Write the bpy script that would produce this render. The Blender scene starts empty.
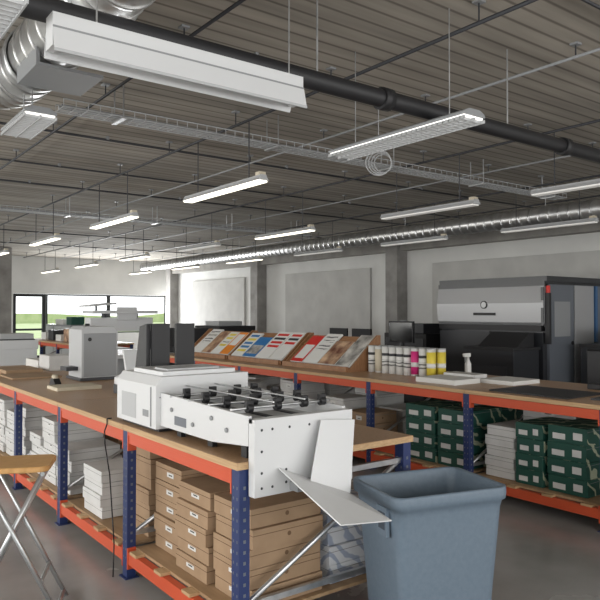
import bpy, bmesh, math, random
from mathutils import Matrix, Vector
random.seed(7)
scene=bpy.context.scene
try:
    scene.view_settings.view_transform='Standard'
    scene.view_settings.look='None'
except Exception: pass

# ------------------------------------------------------------ materials
def newmat(name,color=(.5,.5,.5),rough=.6,metal=0.0,emit=None,estr=0):
    m=bpy.data.materials.new(name); m.use_nodes=True
    b=m.node_tree.nodes['Principled BSDF']
    b.inputs['Base Color'].default_value=(*color,1)
    b.inputs['Roughness'].default_value=rough
    b.inputs['Metallic'].default_value=metal
    if emit:
        b.inputs['Emission Color'].default_value=(*emit,1)
        b.inputs['Emission Strength'].default_value=estr
    return m
def noisy(name,c1,c2,scale=5,rough=.6,metal=0,bump=0,detail=6,stretch=(1,1,1),rr=None):
    m=newmat(name,c1,rough,metal); nt=m.node_tree; b=nt.nodes['Principled BSDF']
    tc=nt.nodes.new('ShaderNodeTexCoord'); mp=nt.nodes.new('ShaderNodeMapping')
    mp.inputs['Scale'].default_value=stretch
    n=nt.nodes.new('ShaderNodeTexNoise'); n.inputs['Scale'].default_value=scale; n.inputs['Detail'].default_value=detail
    r=nt.nodes.new('ShaderNodeValToRGB'); r.color_ramp.elements[0].color=(*c1,1); r.color_ramp.elements[1].color=(*c2,1)
    r.color_ramp.elements[0].position=.3; r.color_ramp.elements[1].position=.7
    L=nt.links.new
    L(tc.outputs['Object'],mp.inputs['Vector']); L(mp.outputs['Vector'],n.inputs['Vector'])
    L(n.outputs['Fac'],r.inputs['Fac']); L(r.outputs['Color'],b.inputs['Base Color'])
    if rr:
        mr=nt.nodes.new('ShaderNodeMapRange'); mr.inputs['To Min'].default_value=rr[0]; mr.inputs['To Max'].default_value=rr[1]
        L(n.outputs['Fac'],mr.inputs['Value']); L(mr.outputs['Result'],b.inputs['Roughness'])
    if bump:
        bp=nt.nodes.new('ShaderNodeBump'); bp.inputs['Strength'].default_value=bump; bp.inputs['Distance'].default_value=.01
        L(n.outputs['Fac'],bp.inputs['Height']); L(bp.outputs['Normal'],b.inputs['Normal'])
    return m
def wavemat(name,c1,c2,scale,direction='Y',dist=0,p0=.0,p1=.15,rough=.7,noise=None,dscale=1):
    m=newmat(name,c1,rough); nt=m.node_tree; b=nt.nodes['Principled BSDF']; L=nt.links.new
    tc=nt.nodes.new('ShaderNodeTexCoord'); w=nt.nodes.new('ShaderNodeTexWave'); w.bands_direction=direction
    w.inputs['Scale'].default_value=scale; w.inputs['Distortion'].default_value=dist; w.inputs['Detail Scale'].default_value=dscale
    r=nt.nodes.new('ShaderNodeValToRGB'); e=r.color_ramp.elements
    e[0].color=(*c1,1); e[1].color=(*c2,1); e[0].position=p0; e[1].position=p1
    L(tc.outputs['Object'],w.inputs['Vector']); L(w.outputs['Fac'],r.inputs['Fac'])
    out=r.outputs['Color']
    if noise:
        mp=nt.nodes.new('ShaderNodeMapping'); mp.inputs['Scale'].default_value=noise[2]
        n=nt.nodes.new('ShaderNodeTexNoise'); n.inputs['Scale'].default_value=noise[0]; n.inputs['Detail'].default_value=7
        mr=nt.nodes.new('ShaderNodeMapRange'); mr.inputs['From Min'].default_value=.3; mr.inputs['From Max'].default_value=.7
        mr.inputs['To Min'].default_value=noise[1]; mr.inputs['To Max'].default_value=1.15
        mx=nt.nodes.new('ShaderNodeMixRGB'); mx.blend_type='MULTIPLY'; mx.inputs['Fac'].default_value=1
        L(tc.outputs['Object'],mp.inputs['Vector']); L(mp.outputs['Vector'],n.inputs['Vector']); L(n.outputs['Fac'],mr.inputs['Value'])
        L(out,mx.inputs['Color1']); L(mr.outputs['Result'],mx.inputs['Color2']); out=mx.outputs['Color']
    L(out,b.inputs['Base Color']); return m

M={}
M['floor']=noisy('floor_concrete',(.25,.248,.24),(.38,.377,.368),1.3,.3,bump=.03,detail=9,rr=(.10,.38))
M['ceil']=wavemat('ceiling_board_concrete',(.19,.17,.145),(.41,.375,.325),2.1,'Y',0,.0,.12,.85,(1.2,.62,(.35,4,1)))
M['conc']=noisy('concrete',(.22,.21,.20),(.34,.33,.315),3,.85,bump=.1)
M['beam']=noisy('concrete_beam',(.26,.25,.235),(.38,.365,.34),2.5,.85,bump=.1)
M['plaster']=noisy('wall_plaster',(.64,.64,.625),(.72,.72,.70),1.5,.9)
M['panel']=noisy('acoustic_panel',(.46,.455,.44),(.54,.535,.515),2.2,.95)
M['blk']=newmat('black_plastic',(.010,.010,.012),.5)
M['blkm']=newmat('black_paint',(.016,.016,.018),.55)
M['drk']=newmat('dark_grey_plastic',(.036,.038,.044),.45)
M['gry']=newmat('grey_paint',(.27,.28,.29),.5)
M['lgry']=newmat('light_grey_plastic',(.45,.46,.47),.45)
M['wht']=newmat('white_enamel',(.66,.67,.68),.4)
M['ppr']=newmat('white_paper',(.70,.70,.68),.8)
M['cream']=newmat('cream_paper',(.60,.54,.42),.8)
M['blue']=newmat('blue_steel_post',(.014,.03,.12),.45)
M['org']=newmat('orange_steel_beam',(.58,.085,.03),.45)
M['galv']=noisy('galvanised_steel',(.42,.43,.44),(.62,.63,.64),14,.35,.85)
M['duct']=noisy('duct_steel',(.44,.44,.44),(.64,.64,.63),6,.33,.85)
M['chip']=noisy('chipboard_top',(.38,.23,.125),(.49,.31,.18),60,.36,detail=10)
M['edge']=noisy('wood_edge',(.42,.26,.13),(.58,.40,.22),30,.6,stretch=(1,.1,4))
M['deck']=noisy('deck_timber',(.30,.19,.10),(.46,.31,.18),14,.7,stretch=(1,.15,1))
M['kraft']=noisy('kraft_cardboard',(.34,.225,.135),(.40,.27,.165),9,.8)
M['kraftd']=newmat('cardboard_seam',(.17,.10,.055),.85)
M['wbox']=noisy('white_carton',(.56,.56,.55),(.66,.66,.65),5,.7)
M['wseam']=newmat('carton_seam',(.25,.25,.25),.8)
M['bluebox']=wavemat('pale_patterned_ream',(.36,.41,.52),(.68,.70,.73),6,'DIAGONAL',6,.2,.4)
M['green']=wavemat('green_wave_carton',(.42,.45,.32),(.010,.075,.055),3.4,'DIAGONAL',7,.08,.14,.6,dscale=1.6)
M['greenp']=newmat('green_carton',(.011,.07,.052),.6)
M['bin']=noisy('bin_plastic',(.12,.165,.215),(.14,.185,.235),40,.5,bump=.06)
M['bind']=newmat('bin_slot_shade',(.04,.055,.075),.6)  # darkened bin plastic, shade of the handle slot put into the colour
M['seat']=noisy('stool_wood',(.50,.27,.09),(.62,.36,.14),12,.45,stretch=(1,6,1))
M['rack']=noisy('rack_wood',(.24,.115,.05),(.33,.17,.08),12,.5,stretch=(6,1,1))
M['tube']=newmat('tubular_steel',(.45,.47,.48),.3,.7)
M['lit']=newmat('lamp_diffuser_lit',(.9,.9,.85),.4,emit=(1,.93,.76),estr=2.6)
M['litd']=newmat('lamp_diffuser_dim',(.8,.8,.78),.4,emit=(1,.96,.9),estr=.2)
M['litl']=newmat('lamp_louvre_lit',(.9,.9,.88),.4,emit=(1,.97,.92),estr=.9)
M['tubeoff']=newmat('fluorescent_tube_off',(.75,.75,.75),.3)
M['grass']=noisy('grass',(.26,.34,.15),(.38,.43,.24),.8,.9)
M['red']=newmat('red_print',(.60,.025,.02),.45)
M['orp']=newmat('orange_print',(.75,.24,.02),.45)
M['mag']=newmat('magenta_label',(.62,.03,.20),.5)
M['yel']=newmat('yellow_label',(.72,.58,.07),.5)
M['skyp']=newmat('blue_print',(.03,.17,.42),.45)
M['photo']=noisy('bw_photo_print',(.015,.015,.015),(.66,.64,.60),7,.4,detail=5)
M['photo2']=noisy('sepia_photo_print',(.12,.03,.015),(.72,.50,.32),8,.4,detail=5)
M['photo3']=noisy('blue_photo_print',(.01,.05,.16),(.50,.62,.70),8,.4,detail=5)
M['glass']=newmat('screen_glass',(.01,.012,.015),.12)
M['pblue']=newmat('press_blue_panel',(.04,.12,.26),.4)
M['pgry']=newmat('press_grey_panel',(.13,.145,.17),.4)
M['psil']=newmat('press_silver_panel',(.42,.425,.44),.3,.35)
M['pchar']=newmat('press_charcoal_panel',(.03,.032,.037),.3)
M['frame']=newmat('window_frame_black',(.015,.015,.017),.5)
M['text']=wavemat('printed_text',(.12,.12,.12),(.66,.66,.64),9,'Z',3,.25,.4)

# ------------------------------------------------------------ builder
class B:
    def __init__(s,name): s.n=name; s.bm=bmesh.new(); s.mats=[]; s.M=Matrix.Identity(4)
    def mi(s,m):
        m=M[m]
        if m not in s.mats: s.mats.append(m)
        return s.mats.index(m)
    def hexa(s,p,m):
        vs=[s.bm.verts.new(s.M@Vector(q)) for q in p]; i=s.mi(m)
        for a in ((0,3,2,1),(4,5,6,7),(0,1,5,4),(1,2,6,5),(2,3,7,6),(3,0,4,7)):
            f=s.bm.faces.new([vs[k] for k in a]); f.material_index=i
    def box(s,x0,x1,y0,y1,z0,z1,m):
        s.hexa([(x0,y0,z0),(x1,y0,z0),(x1,y1,z0),(x0,y1,z0),(x0,y0,z1),(x1,y0,z1),(x1,y1,z1),(x0,y1,z1)],m)
    def prism(s,prof,axis,a,b,m):
        def P(q,t):
            return {'x':(t,q[0],q[1]),'y':(q[0],t,q[1]),'z':(q[0],q[1],t)}[axis]
        v0=[s.bm.verts.new(s.M@Vector(P(q,a))) for q in prof]; v1=[s.bm.verts.new(s.M@Vector(P(q,b))) for q in prof]
        i=s.mi(m); n=len(prof)
        for k in range(n):
            f=s.bm.faces.new([v0[k],v0[(k+1)%n],v1[(k+1)%n],v1[k]]); f.material_index=i
        f=s.bm.faces.new(v0[::-1]); f.material_index=i
        f=s.bm.faces.new(v1); f.material_index=i
    def cyl(s,p,q,r,m,seg=12,r2=None,caps=True):
        p=Vector(p); q=Vector(q); d=(q-p).normalized(); r2=r if r2 is None else r2
        u=d.orthogonal().normalized(); v=d.cross(u); i=s.mi(m)
        R0=[];R1=[]
        for k in range(seg):
            a=2*math.pi*k/seg; o=u*math.cos(a)+v*math.sin(a)
            R0.append(s.bm.verts.new(s.M@(p+o*r))); R1.append(s.bm.verts.new(s.M@(q+o*r2)))
        for k in range(seg):
            f=s.bm.faces.new([R0[k],R0[(k+1)%seg],R1[(k+1)%seg],R1[k]]); f.material_index=i; f.smooth=seg>6
        if caps:
            f=s.bm.faces.new(R0[::-1]); f.material_index=i
            f=s.bm.faces.new(R1); f.material_index=i
    def path(s,pts,r,m,seg=8):
        for a,b in zip(pts[:-1],pts[1:]): s.cyl(a,b,r,m,seg)
    def loft(s,loops,m,smooth=True,close=False):
        i=s.mi(m); V=[[s.bm.verts.new(s.M@Vector(p)) for p in L] for L in loops]; n=len(V[0])
        for a,b in zip(V[:-1],V[1:]):
            for k in range(n):
                f=s.bm.faces.new([a[k],a[(k+1)%n],b[(k+1)%n],b[k]]); f.material_index=i; f.smooth=smooth
        if close:
            f=s.bm.faces.new(V[-1]); f.material_index=i
        return V
    def done(s,bevel=0,seg=2):
        bmesh.ops.recalc_face_normals(s.bm,faces=s.bm.faces[:])
        me=bpy.data.meshes.new(s.n); s.bm.to_mesh(me); s.bm.free()
        for m in s.mats: me.materials.append(m)
        o=bpy.data.objects.new(s.n,me); scene.collection.objects.link(o)
        if bevel:
            md=o.modifiers.new('bevel','BEVEL'); md.width=bevel; md.segments=seg; md.limit_method='ANGLE'; md.angle_limit=math.radians(40)
        return o

CZ=3.6
XR=11.8; YF=24.4; XL=-4.5; YB=-4.0
# ------------------------------------------------------------ room shell
b=B('floor'); b.box(XL-.3,XR+.3,YB-.3,YF+.3,-.2,0,'floor'); b.done()
b=B('ceiling'); b.box(XL-.3,XR+.3,YB-.3,YF+.3,CZ,CZ+.2,'ceil'); b.done()
b=B('wall_right'); b.box(XR,XR+.3,YB-.3,YF+.3,0,CZ,'plaster'); b.done()
b=B('wall_far')
b.box(XL,6.0,YF,YF+.3,0,CZ,'plaster')
b.box(6.0,XR,YF,YF+.3,2.3,CZ,'plaster')
b.box(7.12,XR,YF,YF+.3,0,.85,'plaster')
b.done()
b=B('wall_left')
b.box(XL-.3,XL,YB-.3,YF+.3,0,.8,'plaster'); b.box(XL-.3,XL,YB-.3,YF+.3,3.0,CZ,'plaster')
for y in range(-4,25,4): b.box(XL-.3,XL,y-.3,y+.3,.8,3.0,'plaster')
b.done()
b=B('wall_back')
b.box(XL,XR,YB-.3,YB,0,.6,'plaster'); b.box(XL,XR,YB-.3,YB,3.1,CZ,'plaster')
for x in (-4.2,0,4,8,11.5): b.box(x-.3,x+.3,YB-.3,YB,.6,3.1,'plaster')
b.done()
def window(name,x0,x1,z0,z1,mull):
    b=B(name); t=.05; y0,y1=YF+.08,YF+.16
    b.box(x0,x1,y0,y1,z0,z0+t,'frame'); b.box(x0,x1,y0,y1,z1-t,z1,'frame')
    b.box(x0,x0+t,y0,y1,z0+t,z1-t,'frame'); b.box(x1-t,x1,y0,y1,z0+t,z1-t,'frame')
    for m in mull: b.box(m-t/2,m+t/2,y0,y1,z0+t,z1-t,'frame')
    b.done()
window('window_1',7.14,9.42,.86,2.29,[])
window('window_2',9.44,11.78,.86,2.29,[])
b=B('door_1'); b.box(6.01,6.11,YF+.05,YF+.15,0,2.29,'frame'); b.box(7.0,7.11,YF+.05,YF+.15,0,2.29,'frame')
b.box(6.11,7.0,YF+.05,YF+.15,2.19,2.29,'frame'); b.box(6.11,7.0,YF+.05,YF+.15,0,.12,'frame'); b.box(6.11,7.0,YF+.05,YF+.15,1.0,1.07,'frame'); b.done()
for i,y in enumerate((5.5,11.55,17.6,23.65)):
    b=B('concrete_column'); b.box(XR-.35,XR,y-.2,y+.2,0,CZ,'conc'); b.done(.01)
b=B('concrete_column'); b.box(4.75,5.22,21.4,21.8,0,CZ,'conc'); b.done(.01)
b=B('concrete_beam'); 
for a,c in ((YB,5.29),(5.71,11.34),(11.76,17.39),(17.81,23.44)): b.box(XR-.28,XR-.001,a,c,3.12,CZ-.001,'beam')
b.done()
for a,c in ((.9,4.9),(6.3,10.5),(12.6,16.3),(18.6,22.2)):
    b=B('acoustic_wall_panel'); b.box(XR-.07,XR-.001,a,c,1.0,2.78,'panel'); b.done(.008)
b=B('baseboard_right'); b.box(XR-.02,XR-.001,-3.9,5.2,0,.1,'gry'); b.done()
b=B('grass_ground'); b.box(-60,90,YF+.5,160,-.5,-.3,'grass'); b.done()
b=B('hedge_hill')
n=40
top=[(-60+150*k/n, .4+1.0*math.sin(k*.5)*math.sin(k*.13)+1.0) for k in range(n+1)]
b.prism([(-60,-.4)]+[(90,-.4)]+top[::-1],'y',120,122,'grass'); b.done()

# ------------------------------------------------------------ ceiling services
b=B('black_overhead_pipe')
b.cyl((-1.5,3.02,2.985),(9.0,3.02,2.985),.055,'blkm',20)
for x in (2.9,4.9,7.2):
    b.cyl((x,3.02,2.985),(x+.08,3.02,2.985),.07,'blkm',20)
for x in (2.4,4.2,6.2,8.3):
    b.cyl((x,3.02,3.03),(x,3.02,CZ-.001),.006,'galv',6)
b.done()
b=B('ventilation_duct')
b.cyl((1.25,1.2,3.31),(1.25,4.9,3.31),.19,'duct',36)
y=1.3
while y<4.9:
    b.cyl((1.25,y,3.31),(1.25,y+.03,3.31),.198,'duct',36); y+=.16
for yy in (3.35,4.5): b.cyl((1.25,yy,3.31),(1.25,yy+.06,3.31),.21,'galv',36)
pts=[Vector((1.25-.35+.35*math.cos(a),4.9+.35*math.sin(a),3.31)) for a in [math.radians(k*15) for k in range(7)]]
for p,q in zip(pts[:-1],pts[1:]): b.cyl(p,q,.195,'duct',36)
b.cyl(pts[-1],(-2,5.25,3.31),.19,'duct',36)
for y in (1.8,3.9): b.cyl((1.25,y,3.5),(1.25,y,CZ-.001),.006,'galv',6)
b.box(1.10,1.5,4.0,4.42,3.085,3.105,'gry'); b.box(1.10,1.12,4.0,4.42,3.105,3.2,'gry')
b.done()
b=B('spiral_duct')
b.cyl((9.3,1.5,3.15),(9.3,21,3.15),.14,'duct',24)
y=1.6
while y<21: b.cyl((9.3,y,3.15),(9.3,y+.035,3.15),.149,'duct',24); y+=.17
for y in (3.6,6,9,12,15,18): b.cyl((9.3,y,3.29),(9.3,y,CZ-.001),.006,'galv',6)
b.done()
def tray(name,x0,x1,y,z,w=.2,h=.06):
    b=B(name)
    for dy,dz in ((-w/2,h),(-w/2,0),(-w/4,0),(0,0),(w/4,0),(w/2,0),(w/2,h)):
        b.cyl((x0,y+dy,z+dz),(x1,y+dy,z+dz),.006,'lgry',4)
    x=x0
    while x<x1:
        b.path([(x,y-w/2,z+h),(x,y-w/2,z),(x,y+w/2,z),(x,y+w/2,z+h)],.004,'lgry',4); x+=.1
    b.cyl((x0,y+.03,z+.02),(x1,y+.03,z+.02),.016,'lgry',6); b.cyl((x0,y-.04,z+.02),(x1,y-.04,z+.02),.013,'gry',6)
    x=x0+.5
    while x<x1:
        b.cyl((x,y+w/2,z),(x,y+w/2,CZ-.001),.007,'galv',5); b.cyl((x,y-w/2,z),(x,y-w/2,CZ-.001),.007,'galv',5)
        b.box(x-.02,x+.02,y-w/2-.02,y+w/2+.02,z-.02,z-.005,'galv'); x+=1.6
    b.done()
tray('wire_cable_tray',1.7,8.9,5.5,3.30)
tray('wire_cable_tray',1.6,8.9,11.5,3.30)
for x,r,z in ((2.1,.012,3.5),(3.4,.014,3.46),(4.5,.012,3.5),(6.05,.014,3.46),(7.3,.012,3.5),(8.5,.014,3.46),(10.2,.012,3.5)):
    b=B('electrical_conduit')
    b.cyl((x,.5,z),(x,23.3,z),r,'gry' if x in(4.5,7.3) else 'drk',8)
    y=1.2
    while y<23:
        b.cyl((x,y,z),(x,y,CZ-.001),.006,'drk',5); b.box(x-.03,x+.03,y-.03,y+.03,CZ-.015,CZ-.001,'gry'); y+=1.45
    b.done()
for y,r in ((2.2,.011),(4.2,.012),(7.2,.014),(8.9,.012),(10.3,.014),(13.4,.014),(16.5,.014),(19.5,.014)):
    b=B('electrical_conduit'); b.cyl((-2,y,3.56),(11.3,y,3.56),r,'drk',8)
    for x in (.3,2.75,5.2,7.8,10.7): b.box(x-.015,x+.015,y-.02,y+.02,3.56,CZ-.001,'gry')
    b.done()
def lamp(x,y,L=1.5,lit=True,z=2.86,wide=.10,top=3.445):
    b=B('fluorescent_pendant_lamp')
    y0,y1=y-L/2,y+L/2
    b.prism([(x-.03,z+.045),(x+.03,z+.045),(x+.035,z+.025),(x+wide/2+.008,z-.005),(x-wide/2-.008,z-.005),(x-.035,z+.025)],'y',y0,y1,'lgry' )
    b.box(x-wide/2,x+wide/2,y0+.02,y1-.02,z-.02,z-.006,'lit' if lit else 'litd')
    for yy in (y0+.25,y1-.25): b.cyl((x,yy,z+.045),(x,yy,top),.006,'drk',6)
    b.box(x-.035,x+.035,y0+.02,y0+.09,z+.045,z+.075,'cream')
    b.done()
for x,y,lit in ((3.4,5.81,1),(3.4,8.7,1),(3.4,11.8,1),(3.4,15.1,1),(3.4,18.2,1),
            (6.05,5.5,0),(6.05,8.46,1),(6.05,11.2,0),(6.05,14.2,1),(6.05,17.3,1),(6.05,20.4,1),(6.05,3.3,0),
            (8.5,5.47,0),(8.5,8.05,0),(8.5,10.7,0),(8.5,13.5,1),(8.5,16.5,1),(8.5,19.5,1)):
    lamp(x,y,1.5,bool(lit))
def louvre(x,y,L,z=2.86,w=.2,top=CZ-.001):
    b=B('louvred_pendant_lamp'); y0,y1=y-L/2,y+L/2
    b.prism([(x-w/2,z),(x-w/2,z+.015),(x-.05,z+.04),(x+.05,z+.04),(x+w/2,z+.015),(x+w/2,z)],'y',y0,y1,'gry')
    b.box(x-w/2+.01,x+w/2-.01,y0+.01,y1-.01,z-.012,z-.001,'litl')
    yy=y0+.03
    while yy<y1-.02:
        b.box(x-w/2,x+w/2,yy,yy+.008,z-.03,z-.012,'lgry'); yy+=.045
    for dx in (-w/2,-.004,w/2-.008): b.box(x+dx,x+dx+.008,y0,y1,z-.032,z-.012,'lgry')
    for q in (y0+.2,y1-.2): b.cyl((x,q,z+.04),(x,q,top),.004,'galv',6)
    b.done()
louvre(3.33,3.28,1.3)
louvre(1.22,4.62,.6,2.90,top=3.12)
louvre(.60,3.10,.9,2.86)
b=B('fluorescent_batten_lamp'); y=2.83
x0,x1=.83,2.12
b.prism([(y-.045,2.825),(y-.045,2.885),(y+.045,2.885),(y+.045,2.825)],'x',x0,x1,'wht')
b.prism([(y-.045,2.82),(y-.072,2.725),(y-.075,2.725),(y-.05,2.825)],'x',x0,x1,'wht')
b.prism([(y+.045,2.82),(y+.072,2.725),(y+.075,2.725),(y+.05,2.825)],'x',x0,x1,'wht')
for dy in (-.03,.03): b.cyl((x0+.03,y+dy,2.775),(x1-.03,y+dy,2.775),.013,'tubeoff',12)
for x in (x0,x1-.03): b.box(x,x+.03,y-.045,y+.045,2.745,2.825,'wht')
b.box(x0,x1,y-.079,y-.071,2.712,2.725,'lgry'); b.box(x0,x1,y-.052,y-.045,2.818,2.827,'gry')
for x in (x0+.2,x1-.06): b.cyl((x,y,2.885),(x,y,CZ),.004,'galv',6)
b.done()
b=B('smoke_detector'); b.cyl((2.85,4.35,3.36),(2.85,4.35,3.46),.055,'wht',20,.045); b.cyl((2.85,4.35,3.31),(2.85,4.35,3.36),.03,'wht',16,.055); b.cyl((2.85,4.35,3.46),(2.85,4.35,CZ-.001),.008,'galv',6); b.done()
b=B('cable_coil')
c=Vector((4.35,4.55,3.05)); 
for j in range(4):
    R=.12-.012*j; pts=[c+Vector((.02*j+R*math.cos(t)*.8,-R*math.cos(t)*.6,R*math.sin(t))) for t in [k*math.pi/12 for k in range(25)]]
    b.path(pts,.006,'lgry',6)
b.cyl(c+Vector((0,0,.1)),(c.x,c.y,CZ-.001),.004,'lgry',6)
b.done()

# ------------------------------------------------------------ workbenches
def bench(name,x0,x1,ys):
    b=B(name)
    T=.95
    for k in range(len(ys)-1):
        a,c=ys[k],ys[k+1]
        b.box(x0-.02,x1+.02,a-(.04 if k==0 else -.003),c+(.04 if k==len(ys)-2 else -.003),T-.035,T-.002,'edge')
        b.box(x0-.018,x1+.018,a-(.038 if k==0 else -.005),c+(.038 if k==len(ys)-2 else -.005),T-.002,T,'chip')
        for X in (x0,x1-.045):
            ya,yb=a+.035,c-.035
            b.box(X,X+.045,ya,yb,T-.115,T-.04,'org'); b.box(X-.004 if X==x0 else X+.045,X if X==x0 else X+.049,ya,yb,T-.065,T-.04,'org')
            b.box(X,X+.045,ya,yb,.09,.165,'org')
            for yy in (ya,yb-.012):
                b.box(X-.006,X+.05,yy,yy+.012,T-.16,T-.04,'org'); b.box(X-.006,X+.05,yy,yy+.012,.06,.19,'org')
        b.box(x0+.05,x1-.05,a+.04,c-.04,.168,.186,'deck')
        for j in range(4):
            yy=a+.1+(c-a-.28)*j/3
            b.box(x0-.01,x1+.01,yy,yy+.09,.166,.184,'edge')
            b.box(x0+.05,x1-.05,yy,yy+.09,T-.06,T-.036,'deck')
    for yy in ys:
        for X in (x0,x1-.05):
            b.box(X-.004,X+.054,yy-.034,yy+.034,0.006,T-.036,'blue')
            b.box(X-.02,X+.07,yy-.05,yy+.05,0,.006,'blue')
            z=.12
            while z<T-.08:
                for dy in (-.016,.016):
                    b.box(X-.0055,X-.004,yy+dy-.004,yy+dy+.004,z,z+.014,'pgry')
                b.box(X+.018,X+.032,yy-.0355,yy-.034,z,z+.016,'pgry')
                z+=.05
        b.box(x0+.054,x1-.054,yy-.012,yy+.012,.25,.28,'galv'); b.box(x0+.054,x1-.054,yy-.012,yy+.012,.8,.83,'galv')
        b.cyl((x0+.06,yy,.27),(x1-.06,yy,.81),.014,'galv',8)
    return b.done(.002,1)
LY=[2.70+1.31*k for k in range(6)]
bench('storage_workbench',1.66,2.79,LY)
RY=[0.07+1.29*k for k in range(9)]
bench('storage_workbench',4.85,6.15,RY)
bench('storage_workbench',4.85,6.15,[14.5,15.8,17.1,18.4])

# ------------------------------------------------------------ box stacks
def stack(name,x0,x1,y0,y1,z,n,h,m,seam,label=None,jit=.012):
    b=B(name)
    for k in range(n):
        j=random.uniform(-jit,jit); l=random.uniform(-jit,jit)
        a,c,d,e=x0+j,x1+j,y0+l,y1+l; z0=z+k*h; z1=z0+h-.003
        b.box(a,c,d,e,z0,z1,m)
        b.box(a-.0015,c+.0015,d-.0015,e+.0015,z1-.03,z1-.027,seam)
        if label:
            w0=random.uniform(.25,.4)
            b.box(a-.002,a,d+w0*(e-d),d+(w0+.25)*(e-d),z0+.035,z1-.038,label)
            b.box(a-.0025,a-.0005,d+(w0+.05)*(e-d),d+(w0+.18)*(e-d),z0+.045,z0+.053,'blk')
        if m=='kraft': b.cyl(((a+c)/2,d-.001,z0+h*.45),((a+c)/2,d-.0025,z0+h*.45),.012,'kraftd',10)
    return b.done(.004,1)
SZ=.19
stack('cardboard_box_stack',1.80,2.24,2.78,3.14,SZ,5,.098,'kraft','kraftd','ppr')
stack('cardboard_box_stack',1.78,2.22,3.18,3.54,SZ,5,.098,'kraft','kraftd','ppr')
stack('cardboard_box_stack',1.82,2.26,3.58,3.93,SZ,5,.105,'kraft','kraftd','ppr')
stack('cardboard_box_stack',2.30,2.70,3.3,3.66,SZ,4,.098,'kraft','kraftd')
stack('patterned_ream_stack',2.30,2.68,2.80,3.2,SZ,4,.10,'bluebox','wseam')
stack('cardboard_box_stack',1.85,2.25,4.08,4.4,SZ,6,.1,'kraft','kraftd')
stack('white_carton_stack',1.73,2.15,4.62,4.98,SZ,4,.085,'wbox','wseam')
stack('white_carton_stack',2.25,2.65,4.5,4.95,SZ,5,.1,'wbox','wseam')
yy=5.38
for k in range(9):
    if abs(yy+.17-LY[3])<.2: yy=LY[3]+.06
    if abs(yy+.17-LY[4])<.2: yy=LY[4]+.06
    stack('white_carton_stack',1.76,2.18,yy,yy+.34,SZ,random.choice((4,5,6)),.09,'wbox','wseam','ppr')
    if k%2==0: stack('white_carton_stack',2.3,2.7,yy,yy+.36,SZ,random.choice((4,5)),.1,random.choice(('wbox','kraft')),'wseam')
    yy+=.385
def greenstack(x0,x1,y0,y1,n,h):
    b=B('green_carton_stack')
    for k in range(n):
        z0=SZ+k*h; z1=z0+h-.003; l=random.uniform(-.008,.008)
        b.box(x0,x1,y0+l,y1+l,z0,z1,'green')
        b.box(x0-.002,x0,y0+l,y1+l,z0,z1,'greenp')
        b.box(x0-.004,x0-.002,y0+l+.04,y0+l+.35*(y1-y0),z0+.035,z1-.04,'wbox')
        b.box(x0-.004,x0-.002,y0+l+.55*(y1-y0),y0+l+.88*(y1-y0),z0+.025,z1-.06,'wbox')
        b.box(x0-.001,x1+.001,y0+l-.001,y1+l+.001,z1-.025,z1-.022,'wseam')
    b.done(.004,1)
greenstack(4.97,5.45,4.02,4.38,4,.135); greenstack(5.47,5.95,4.02,4.38,4,.135)
greenstack(4.97,5.45,4.42,4.8,4,.135)
greenstack(4.97,5.45,2.86,3.2,4,.135); greenstack(4.97,5.45,3.24,3.5,4,.13); greenstack(5.47,5.95,2.86,3.2,4,.135)
greenstack(4.97,5.45,2.0,2.4,3,.135)
stack('white_carton_stack',5.5,5.95,3.26,3.8,SZ,5,.12,'wbox','wseam','ppr')
stack('white_carton_stack',5.0,5.4,3.54,3.84,SZ,5,.09,'wbox','wseam')
for k,yy in enumerate((5.35,5.78,6.65,7.08,7.95,8.4,9.2,9.6)):
    if k!=3: stack('white_carton_stack' if k%3 else 'cardboard_box_stack',4.97,5.4,yy,yy+.36,SZ,random.choice((3,4,5)),.12,'wbox' if k%3 else 'kraft','wseam','ppr')
    stack('white_carton_stack',5.5,5.95,yy,yy+.38,SZ,random.choice((3,4,5)),.12,'wbox','wseam')

# ------------------------------------------------------------ tabletop machine
T=.951
b=B('tabletop_creasing_machine')
b.prism([(1.67,T+.02),(1.67,T+.27),(1.71,T+.32),(2.30,T+.32),(2.30,T+.02)],'y',3.60,4.18,'wht')
b.box(1.70,2.28,3.62,4.16,T,T+.02,'blk')
b.box(1.69,2.29,3.595,3.60,T+.2,T+.206,'gry')
b.box(1.74,2.24,3.66,4.08,T+.32,T+.345,'wht'); b.box(1.80,2.16,3.72,3.9,T+.345,T+.355,'lgry')
b.box(1.6675,1.67,3.7,3.78,T+.08,T+.12,'gry')
b.box(1.6675,1.67,3.88,4.1,T+.05,T+.2,'lgry')
b.box(1.665,1.67,3.66,3.67,T+.03,T+.26,'gry')
b.box(1.93,2.06,4.22,4.25,T+.2,T+.62,'blk'); b.box(2.11,2.25,4.22,4.25,T+.2,T+.62,'blk')
b.hexa([(1.90,4.25,T+.2),(1.93,4.25,T+.2),(1.93,4.5,T+.05),(1.90,4.5,T+.05),(1.90,4.25,T+.62),(1.93,4.25,T+.62),(1.93,4.36,T+.6),(1.90,4.36,T+.6)],'blk')
b.box(1.85,2.3,4.19,4.55,T,T+.22,'drk')
b.prism([(3.60,T+.04),(3.60,T+.23),(2.66,T+.21),(2.66,T+.07),(3.0,T+.04)],'x',1.70,1.72,'wht')
b.prism([(3.60,T+.04),(3.60,T+.23),(2.66,T+.21),(2.66,T+.07),(3.0,T+.04)],'x',2.28,2.30,'wht')
b.box(1.72,2.28,2.68,3.60,T+.13,T+.145,'lgry')
for yy in (2.72,3.05,3.4): b.box(1.73,1.76,yy,yy+.05,T,T+.06,'blk'); b.box(2.24,2.27,yy,yy+.05,T,T+.06,'blk')
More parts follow.
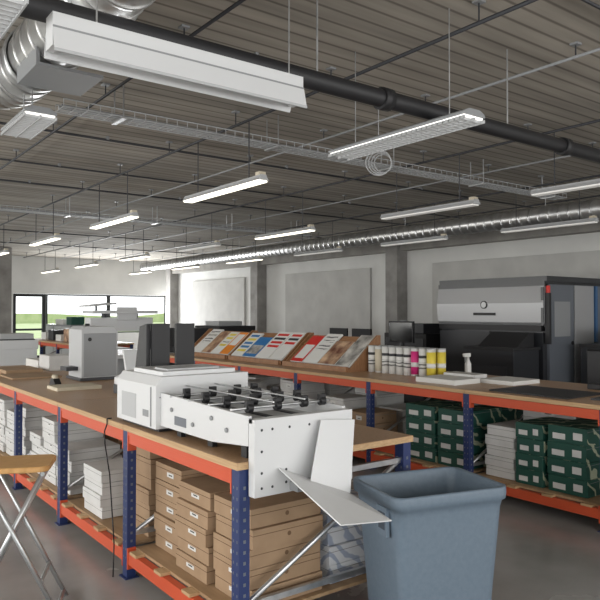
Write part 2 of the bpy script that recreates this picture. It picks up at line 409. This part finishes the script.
for j,yy in enumerate((2.80,3.02,3.24,3.46)):
    b.cyl((1.69,yy,T+.225),(2.31,yy,T+.225),.007,'galv',10)
    for x in (1.78,1.95,2.12,2.24):
        b.cyl((x,yy,T+.225),(x+.03,yy,T+.225),.024,'blk',16)
        b.box(x-.005,x+.035,yy-.012,yy+.012,T+.22,T+.262,'blk')
for x in (1.83,1.99,2.16): b.box(x,x+.035,2.7,3.58,T+.145,T+.152,'drk')
for x in (1.86,2.05): b.cyl((x,2.68,T+.262),(x,3.59,T+.262),.005,'galv',8)
for yy in (2.85,3.52):
    b.box(1.72,2.28,yy+.03,yy+.06,T+.19,T+.205,'wht')
for yy,zz in ((2.85,.12),(3.0,.16),(3.2,.1),(3.45,.15)):
    b.cyl((1.699,yy,T+zz),(1.69,yy,T+zz),.012,'gry',10)
b.box(1.698,1.70,3.28,3.42,T+.07,T+.12,'pgry')
b.box(1.70,2.30,2.605,2.625,.79,1.15,'wht'); b.box(1.70,2.30,2.625,2.66,1.13,1.15,'wht')
b.box(1.70,1.715,2.625,2.655,.79,1.15,'wht')
for x,z in ((1.74,1.1),(1.74,1.0),(1.74,.9),(1.74,.83),(1.8,1.1),(1.8,.83),(1.9,1.1),(1.88,.9),(1.88,.84),(2.02,1.1)):
    b.cyl((x,2.605,z),(x,2.603,z),.007,'drk',8)
def sheet(pts,t,m):
    P=[Vector(p) for p in pts]; n=(P[1]-P[0]).cross(P[3]-P[0]).normalized()*t
    b.hexa(list(P)+[p+n for p in P],m)
sheet([(1.83,2.60,.91),(1.79,2.10,.775),(2.08,2.10,.74),(2.19,2.50,.755)],.006,'wht')
sheet([(1.93,2.50,.80),(2.19,2.50,.76),(2.29,2.58,1.10),(2.07,2.58,1.12)],.006,'wht')
b.box(1.9,2.1,2.54,2.604,.8,.84,'gry')
b.done(.004,2)
b=B('power_cable')
b.path([(1.63,4.25,T+.005),(1.63,4.25,T-.03),(1.61,4.24,.88),(1.605,4.22,.8),(1.61,4.15,.62),(1.6,4.08,.4),(1.61,4.07,.2),(1.6,4.06,.0)],.0045,'blk',8)
b.path([(1.63,4.25,T+.005),(1.66,4.25,T+.005)],.0045,'blk',8)
b.done()

# ------------------------------------------------------------ bin
b=B('waste_bin')
b.M=Matrix.Translation((2.55,2.315,0))@Matrix.Rotation(math.radians(-15),4,'Z')
def rr(lx,ly,r,z,seg=6):
    pts=[]
    for cx,cy,a0 in ((lx/2-r,ly/2-r,0),(-lx/2+r,ly/2-r,90),(-lx/2+r,-ly/2+r,180),(lx/2-r,-ly/2+r,270)):
        for k in range(seg+1):
            a=math.radians(a0+90*k/seg); pts.append((cx+r*math.cos(a),cy+r*math.sin(a),z))
    return pts
W,D=.64,.47
def g(z): return .80+.20*z/.8
L=[rr(W*.76,D*.76,.05,.0),rr(W*.78,D*.78,.06,.012)]
L+= [rr(W*g(z)*.95,D*g(z)*.95,.05,z) for z in (.2,.4,.6,.7)]
L+= [rr(W*.95,D*.95,.05,.735),rr(W*1.0,D*1.0,.06,.74),rr(W*1.01,D*1.01,.06,.765),rr(W*1.01,D*1.01,.06,.79),rr(W*1.0,D*1.0,.06,.8),rr(W*.95,D*.95,.05,.8),rr(W*.93,D*.92,.05,.79)]
L+= [rr(W*g(z)*.93,D*g(z)*.92,.045,z) for z in (.7,.4,.1)]
L+= [rr(W*.70,D*.70,.05,.02)]
V=b.loft(L,'bin',close=True)
f=b.bm.faces.new(V[0][::-1]); f.material_index=b.mi('bin')
hx=-W/2*.955
b.box(hx-.012,hx+.005,-.14,-.05,.60,.735,'bin')
b.box(hx-.0135,hx-.011,-.125,-.065,.63,.71,'bind')  # flat dark plate, painted shade for a slot that isn't cut
b.done()

# ------------------------------------------------------------ folding stool
b=B('folding_bar_stool')
b.M=Matrix.Translation((1.0,3.93,0))@Matrix.Rotation(math.radians(-25),4,'Z')
b.loft([rr(.36,.33,.05,.79),rr(.37,.34,.06,.795),rr(.37,.34,.06,.815),rr(.36,.33,.05,.82)],'seat',smooth=False,close=True)
b.prism([(p[0],p[1]) for p in rr(.34,.31,.05,0)],'z',.788,.79,'seat')
for s_ in (-.15,.15):
    b.path([(-.15,s_,.78),(.24,s_,.0)],.013,'tube',10)
for s_ in (-.125,.125):
    b.path([(.15,s_,.78),(-.24,s_,.0)],.013,'tube',10)
b.cyl((.225,-.15,.03),(.225,.15,.03),.012,'tube',10); b.cyl((-.225,-.125,.03),(-.225,.125,.03),.012,'tube',10)
b.cyl((-.15,-.15,.775),(-.15,.15,.775),.012,'tube',10); b.cyl((.15,-.14,.775),(.15,.14,.775),.012,'tube',10)
b.cyl((.147,-.15,.2),(.147,.15,.2),.011,'tube',10); b.cyl((-.12,-.125,.25),(-.12,.125,.25),.011,'tube',10)
b.cyl((0,-.15,.48),(0,.15,.48),.007,'drk',8)
b.done()

# ------------------------------------------------------------ items on left bench
b=B('desktop_paper_jogger')
b.prism([(2.32,T),(2.32,T+.52),(2.36,T+.55),(2.66,T+.55),(2.70,T+.5),(2.70,T)],'y',6.75,7.15,'lgry')
b.box(2.34,2.68,6.742,6.75,T+.04,T+.48,'gry'); b.box(2.30,2.72,6.73,7.17,T,T+.03,'drk')
b.box(2.2,2.32,6.85,7.05,T+.1,T+.14,'drk'); b.cyl((2.4,6.742,T+.42),(2.4,6.735,T+.42),.02,'blk',12)
b.done(.006)
b=B('tabletop_binding_device')
b.box(2.2,2.45,5.3,5.6,T,T+.08,'drk'); b.prism([(2.2,T+.08),(2.2,T+.14),(2.35,T+.2),(2.42,T+.2),(2.42,T+.08)],'y',5.32,5.58,'wht'); b.box(2.46,2.7,5.3,5.7,T,T+.16,'lgry')
b.hexa([(2.35,5.62,T+.02),(2.62,5.62,T+.02),(2.62,5.65,T+.02),(2.35,5.65,T+.02),(2.35,5.75,T+.36),(2.62,5.75,T+.36),(2.62,5.78,T+.36),(2.35,5.78,T+.36)],'wht'); b.done(.006)
b=B('paper_stack'); b.box(1.85,2.25,6.0,6.3,T,T+.03,'cream'); b.done()
b=B('kraft_paper_sheets'); 
b.box(1.8,2.3,7.3,7.9,T,T+.015,'kraft'); b.box(1.9,2.3,8.0,8.6,T,T+.04,'kraft'); b.done()
b=B('white_cartons_pile'); b.box(2.4,2.7,8.1,8.5,T,T+.18,'wbox'); b.box(2.4,2.7,8.55,9.1,T,T+.1,'ppr'); b.done(.004)
b=B('tape_dispenser'); b.prism([(6.4,T),(6.4,T+.03),(6.46,T+.07),(6.53,T+.07),(6.58,T)],'x',1.95,2.01,'blk'); b.cyl((1.96,6.5,T+.07),(2.0,6.5,T+.07),.035,'cream',16); b.done()

# ------------------------------------------------------------ display racks with books
ang=math.atan2(.355,.435)
random.seed(3)
seq=['photo','photo2','ppr','red','ppr','ppr','skyp','ppr','orp','ppr','photo2','ppr','photo','photo3','red','ppr']
k=0
for (y0,y1) in ((5.86,7.18),(7.22,8.56),(8.60,9.95)):
    b=B('book_display_rack')
    pr=[(5.12,T),(5.12,T+.05),(5.16,T+.05),(5.58,T+.42),(5.63,T+.42),(5.63,T)]
    b.prism(pr,'y',y0,y0+.025,'rack'); b.prism(pr,'y',y1-.025,y1,'rack')
    b.prism([(5.15,T+.01),(5.15,T+.03),(5.585,T+.385),(5.60,T+.37)],'y',y0+.025,y1-.025,'rack')
    b.box(5.10,5.13,y0+.025,y1-.025,T,T+.06,'rack')
    b.box(5.60,5.63,y0+.025,y1-.025,T,T+.39,'rack')
    y=y0+.035
    while y<y1-.27:
        w=min(random.choice((.25,.29,.33)),y1-.03-y); h=random.choice((.42,.5,.55))
        b.M=Matrix.Translation((5.165,y,T+.052))@Matrix.Rotation(-ang,4,'Y')
        c=seq[k%len(seq)]
        b.box(0,h,0,w,.0,.02,'ppr'); b.box(.004,h-.004,.004,w-.004,.02,.023,c)
        if c=='ppr':
            for q in range(random.choice((3,4,5))):
                b.box(h-.09-q*.08,h-.045-q*.08,.03,w-.04,.023,.024,random.choice(('red','red','drk') if k in(4,5) else ('skyp','text','yel') if k in (7,9) else ('text','photo','text')))
        if c in('red','skyp'): b.box(.06,h-.18,.03,w-.03,.023,.024,'photo' if c=='skyp' else 'ppr')
        if c=='orp': b.box(.2,h-.05,.03,w-.03,.023,.024,'ppr')
        y+=w+.012; k+=1
    b.M=Matrix.Identity(4)
    b.done()

b=B('ink_can_row')
def can(x,y,c,h=.30,r=.048):
    b.cyl((x,y,T),(x,y,T+h),r,'ppr',18); b.cyl((x,y,T+h),(x,y,T+h+.008),r+.002,'lgry',18)
    if c=='w':
        b.cyl((x,y,T+.08),(x,y,T+.16),r+.0008,'text',18); b.cyl((x,y,T+.2),(x,y,T+.23),r+.0008,'drk',18)
    else:
        col={'y':'yel','m':'mag','k':'cream'}[c]
        b.cyl((x,y,T+.02),(x,y,T+h-.03),r+.0008,col,18)
        if c!='k': b.cyl((x,y,T+.1),(x,y,T+.15),r+.0012,'ppr',18)
for i,c in enumerate(['w','k','w','w','w','w','m','w','y']):
    can(5.42+.002*i,5.78-.112*i,c)
for i,c in enumerate(['w','w','w','w','w','y','y','y','y']):
    can(5.54,5.73-.112*i,c)
b.done()
b=B('spray_bottle'); x,y=6.0,4.85
b.loft([rr(.07,.05,.02,0),rr(.075,.055,.022,.02),rr(.075,.055,.022,.12),rr(.03,.03,.012,.17),rr(.03,.03,.012,.2)],'ppr',close=True)
for v in b.bm.verts: v.co+=Vector((x,y,T))
b.box(x-.07,x+.03,y-.015,y+.015,T+.2,T+.24,'ppr'); b.box(x-.05,x-.04,y-.008,y+.008,T+.14,T+.2,'gry'); b.cyl((x-.085,y,T+.225),(x-.07,y,T+.225),.01,'ppr',8)
b.done()
b=B('flat_white_cartons')
b.box(5.0,5.38,4.2,4.70,T,T+.05,'ppr'); b.box(5.42,5.62,4.3,4.70,T,T+.07,'wbox')
b.box(5.42,5.85,3.85,4.25,T,T+.04,'ppr'); b.done(.003)
b=B('black_card_sheets'); b.box(4.93,5.5,3.0,3.75,T,T+.012,'blk'); b.M=Matrix.Translation((5.3,2.55,T))@Matrix.Rotation(.1,4,'Z'); b.box(-.2,.3,-.5,.35,.0,.012,'drk'); b.done()
b=B('black_equipment_case'); b.box(5.75,6.1,2.5,3.3,T,T+.05,'blkm'); b.box(5.8,6.05,2.6,3.2,T+.05,T+.07,'drk'); b.done(.006)

# ------------------------------------------------------------ digital press
b=B('digital_printing_press')
X0,X1,Y0,Y1=8.4,10.4,5.42,7.38
b.box(X0+.06,X1,Y0+.04,Y1-.02,.08,2.08,'pchar')
b.box(X0+.1,X1-.05,Y0+.08,Y1-.06,0,.08,'blk')
b.box(X0+.02,X1,Y0,Y1,2.08,2.16,'pchar')
b.prism([(X0+.06,1.42),(X0-.02,1.5),(X0-.04,1.78),(X0,2.05),(X0+.06,2.05)],'y',Y0+.02,Y1,'psil')
b.box(X0-.005,X0+.06,Y0+.02,Y1,2.02,2.09,'pchar')
b.box(X0-.045,X0+.05,Y0+.05,Y1-.05,1.38,1.46,'blk')
b.cyl((X0-.02,6.45,1.76),(X0-.05,6.45,1.76),.06,'blk',24); b.cyl((X0-.05,6.45,1.76),(X0-.052,6.45,1.76),.045,'wht',24)
b.box(X0-.043,X0-.03,6.25,6.65,1.60,1.64,'blk')
b.box(X0-.035,X0-.02,Y0+.02,Y0+.06,1.46,2.0,'pchar')
b.box(X0,X0+.06,Y0+.05,6.35,.15,1.36,'pchar'); b.box(X0,X0+.06,6.38,Y1-.03,.15,1.36,'drk')
b.box(X0-.01,X0,6.28,6.31,.6,1.1,'gry'); b.box(X0-.01,X0,6.43,6.46,.6,1.1,'gry')
b.box(X0-.02,X0,6.0,6.35,1.05,1.36,'blk')
b.box(X0+.08,X0+.7,Y0,Y0+.04,.2,2.04,'pgry'); b.box(X0+.73,X0+1.25,Y0,Y0+.04,.2,2.04,'psil'); b.box(X0+1.27,X0+1.33,Y0-.02,Y0+.04,1.2,2.04,'pblue'); b.box(X0+1.35,X1-.02,Y0,Y0+.04,.2,2.04,'pgry')
b.box(X0+.2,X0+.6,Y0-.005,Y0,1.3,1.8,'gry'); b.cyl((X0+.66,Y0-.01,1.2),(X0+.66,Y0,1.2),.03,'blk',12)
b.cyl((X0+.02,Y0-.02,1.92),(X0+.02,Y0-.02,2.02),.03,'red',12); b.box(X0,X0+.05,Y0-.05,Y0+.02,1.2,1.92,'blk')
b.box(7.75,8.34,5.5,6.3,.0,1.12,'pchar'); b.box(7.72,8.36,5.48,6.32,1.12,1.16,'blkm'); b.box(7.74,7.75,5.6,6.2,.3,.9,'drk')
b.prism([(7.9,1.16),(8.3,1.16),(8.3,1.36),(8.2,1.36)],'y',5.55,6.2,'blkm')
b.done(.01)
b=B('press_control_monitor')
b.box(7.8,8.1,7.6,7.95,0,.03,'drk'); b.cyl((7.95,7.77,.03),(7.95,7.77,1.25),.03,'drk',12)
b.box(7.92,7.96,7.5,8.05,1.15,1.5,'blk'); b.box(7.915,7.92,7.52,8.03,1.17,1.48,'glass'); b.box(7.65,8.0,7.5,8.05,1.02,1.06,'drk'); b.done(.005)
b=B('ink_supply_cabinet')
b.box(8.5,9.3,7.75,8.75,0,1.28,'blkm'); b.box(8.49,8.5,7.8,8.23,.1,1.2,'drk'); b.box(8.49,8.5,8.27,8.7,.1,1.2,'drk')
b.box(8.6,9.1,7.9,8.4,1.28,1.45,'drk'); b.cyl((8.8,8.55,1.28),(8.8,8.55,1.5),.07,'gry',14); b.done(.008)
b=B('press_delivery_unit')
b.box(8.9,10.2,3.5,5.2,.0,1.15,'pchar'); b.box(8.88,10.22,3.48,5.22,1.15,1.2,'blkm'); b.box(8.89,8.9,3.6,4.3,.2,1.05,'pgry'); b.box(8.89,8.9,4.4,5.1,.2,1.05,'pgry')
b.box(9.1,9.9,4.2,5.0,1.2,1.4,'blkm'); b.done(.01)
b=B('office_chair'); b.M=Matrix.Translation((7.25,3.95,0))@Matrix.Rotation(.4,4,'Z')
for k in range(5):
    a=k*2*math.pi/5; e=(.28*math.cos(a),.28*math.sin(a),.06); b.cyl((0,0,.1),e,.018,'drk',8); b.cyl((e[0],e[1],.0),(e[0],e[1],.05),.022,'blk',10)
b.cyl((0,0,.1),(0,0,.46),.025,'drk',12)
b.loft([rr(.42,.42,.08,.46),rr(.48,.48,.1,.48),rr(.48,.48,.1,.52),rr(.42,.42,.08,.54)],'blk',close=True)
b.prism([(.2,.6),(.24,.62),(.27,.95),(.25,1.22),(.21,1.2),(.2,.9)],'y',-.21,.21,'blk'); b.box(.21,.25,-.03,.03,.48,.65,'drk')
b.done(.01)

# ------------------------------------------------------------ background machines
b=B('guillotine_paper_cutter')
b.M=Matrix.Translation((4.8,11.9,0))
b.box(-.5,.5,-.35,.6,.05,.85,'lgry'); b.box(-.45,.45,-.3,.55,0,.05,'blk'); b.box(-.65,.65,-.9,.7,.85,.92,'wht')
b.box(-.6,-.45,-.1,.15,.92,1.45,'drk'); b.box(.45,.6,-.1,.15,.92,1.45,'drk'); b.box(-.6,.6,-.12,.17,1.3,1.55,'wht')
b.box(-.12,.25,-.2,-.14,1.5,1.74,'wht'); b.box(-.62,.62,-.3,.25,1.62,1.68,'wht'); b.cyl((.3,0,1.55),(.3,0,1.62),.05,'drk',12); b.cyl((-.3,0,1.55),(-.3,0,1.62),.05,'drk',12)
b.hexa([(-.7,-.35,1.74),(-.2,-.35,1.79),(-.2,.2,1.79),(-.7,.2,1.74),(-.7,-.35,1.77),(-.2,-.35,1.82),(-.2,.2,1.82),(-.7,.2,1.77)],'wht')
b.cyl((-.45,0,1.66),(-.45,0,1.77),.02,'drk',8)
b.done(.008)
b=B('folding_machine'); b.M=Matrix.Translation((7.6,13.2,0))
b.box(-.5,.5,-1.2,1.2,.1,1.0,'drk'); b.box(-.4,.4,-1.1,1.1,0,.1,'blk'); b.box(-.45,.45,-.9,.2,1.0,1.35,'blkm'); b.box(-.5,.5,.3,1.1,1.0,1.2,'gry'); b.box(-.3,.3,-.6,0,1.35,1.45,'lgry'); b.done(.01)
b=B('collating_machine'); b.M=Matrix.Translation((5.75,11.6,0))
b.box(-.1,.5,-.6,.6,.0,1.0,'blkm'); b.box(-.05,.45,-.5,.1,1.0,1.35,'blk'); b.box(.0,.4,.15,.55,1.0,1.2,'lgry')
for z in (.2,.5,.8): b.box(-.11,-.1,-.5,.5,z,z+.02,'gry')
b.done(.01)
b=B('office_copier'); b.M=Matrix.Translation((3.35,13.6,0))
b.box(-.35,.35,-.35,.35,.06,.95,'wht'); b.box(-.3,.3,-.3,.3,0,.06,'blk'); b.box(-.37,.37,-.37,.37,.95,1.12,'wht'); b.box(-.3,.3,-.3,.3,1.14,1.24,'lgry'); b.box(-.32,.32,-.32,.32,1.12,1.14,'drk')
for z in (.2,.45,.7): b.box(-.36,-.35,-.3,.3,z,z+.015,'drk')
b.done(.008)
b=B('storage_cabinet'); b.box(6.7,7.3,20.5,23.0,0,1.25,'gry')
for y in (20.5,21.33,22.17): b.box(6.69,6.7,y+.02,y+.8,.08,1.2,'lgry')
b.box(6.8,7.2,20.7,21.2,1.25,1.5,'greenp'); b.box(6.8,7.2,21.5,22.3,1.25,1.42,'ppr'); b.done(.006)
b=B('bench_supplies'); 
for y,h,m in ((14.7,.2,'ppr'),(15.2,.12,'cream'),(15.7,.3,'photo2'),(16.3,.15,'ppr'),(16.9,.25,'drk'),(17.5,.18,'ppr')): b.box(5.1,5.5,y,y+.4,T,T+h,m)
b.done(.004)
b=B('computer_workstation'); b.box(8.6,9.4,9.3,11.0,.72,.76,'lgry')
for x,y in ((8.63,9.33),(9.37,9.33),(8.63,10.97),(9.37,10.97)): b.cyl((x,y,0),(x,y,.72),.02,'drk',8)
for y in (9.6,10.3): b.box(8.95,8.99,y,y+.55,.95,1.32,'blk'); b.box(8.9,9.1,y+.2,y+.35,.76,.78,'blk'); b.box(8.99,9.02,y+.25,y+.3,.78,1.1,'blk')
b.done(.004)

# ------------------------------------------------------------ world and lights
w=bpy.data.worlds.new('sky'); scene.world=w; w.use_nodes=True
nt=w.node_tree; bg=nt.nodes['Background']; bg.inputs['Color'].default_value=(.95,.98,1,1); bg.inputs['Strength'].default_value=2.3
def area(name,loc,rot,sx,sy,p,col=(1,1,1)):
    l=bpy.data.lights.new(name,'AREA'); l.shape='RECTANGLE'; l.size=sx; l.size_y=sy; l.energy=p; l.color=col
    o=bpy.data.objects.new(name,l); o.location=loc; o.rotation_euler=rot; scene.collection.objects.link(o); return o
area('daylight_left_windows',(XL-.05,10,1.95),(0,math.radians(-94),0),2.0,22,700,(1,.97,.92))
area('daylight_back_windows',(3.5,YB-.05,1.9),(math.radians(98),0,0),14,2.2,310,(1,.97,.93))
area('daylight_far_windows',(9.4,YF+.03,1.6),(math.radians(-92),0,0),4.4,1.3,420,(.97,.98,1))

cam=bpy.data.cameras.new('camera'); co=bpy.data.objects.new('camera',cam); scene.collection.objects.link(co)
co.location=(0,0,1.65); co.rotation_euler=(math.radians(91.03),0,math.radians(-37))
cam.sensor_width=36; cam.lens=40.2; cam.clip_start=.05; cam.clip_end=400
scene.camera=co
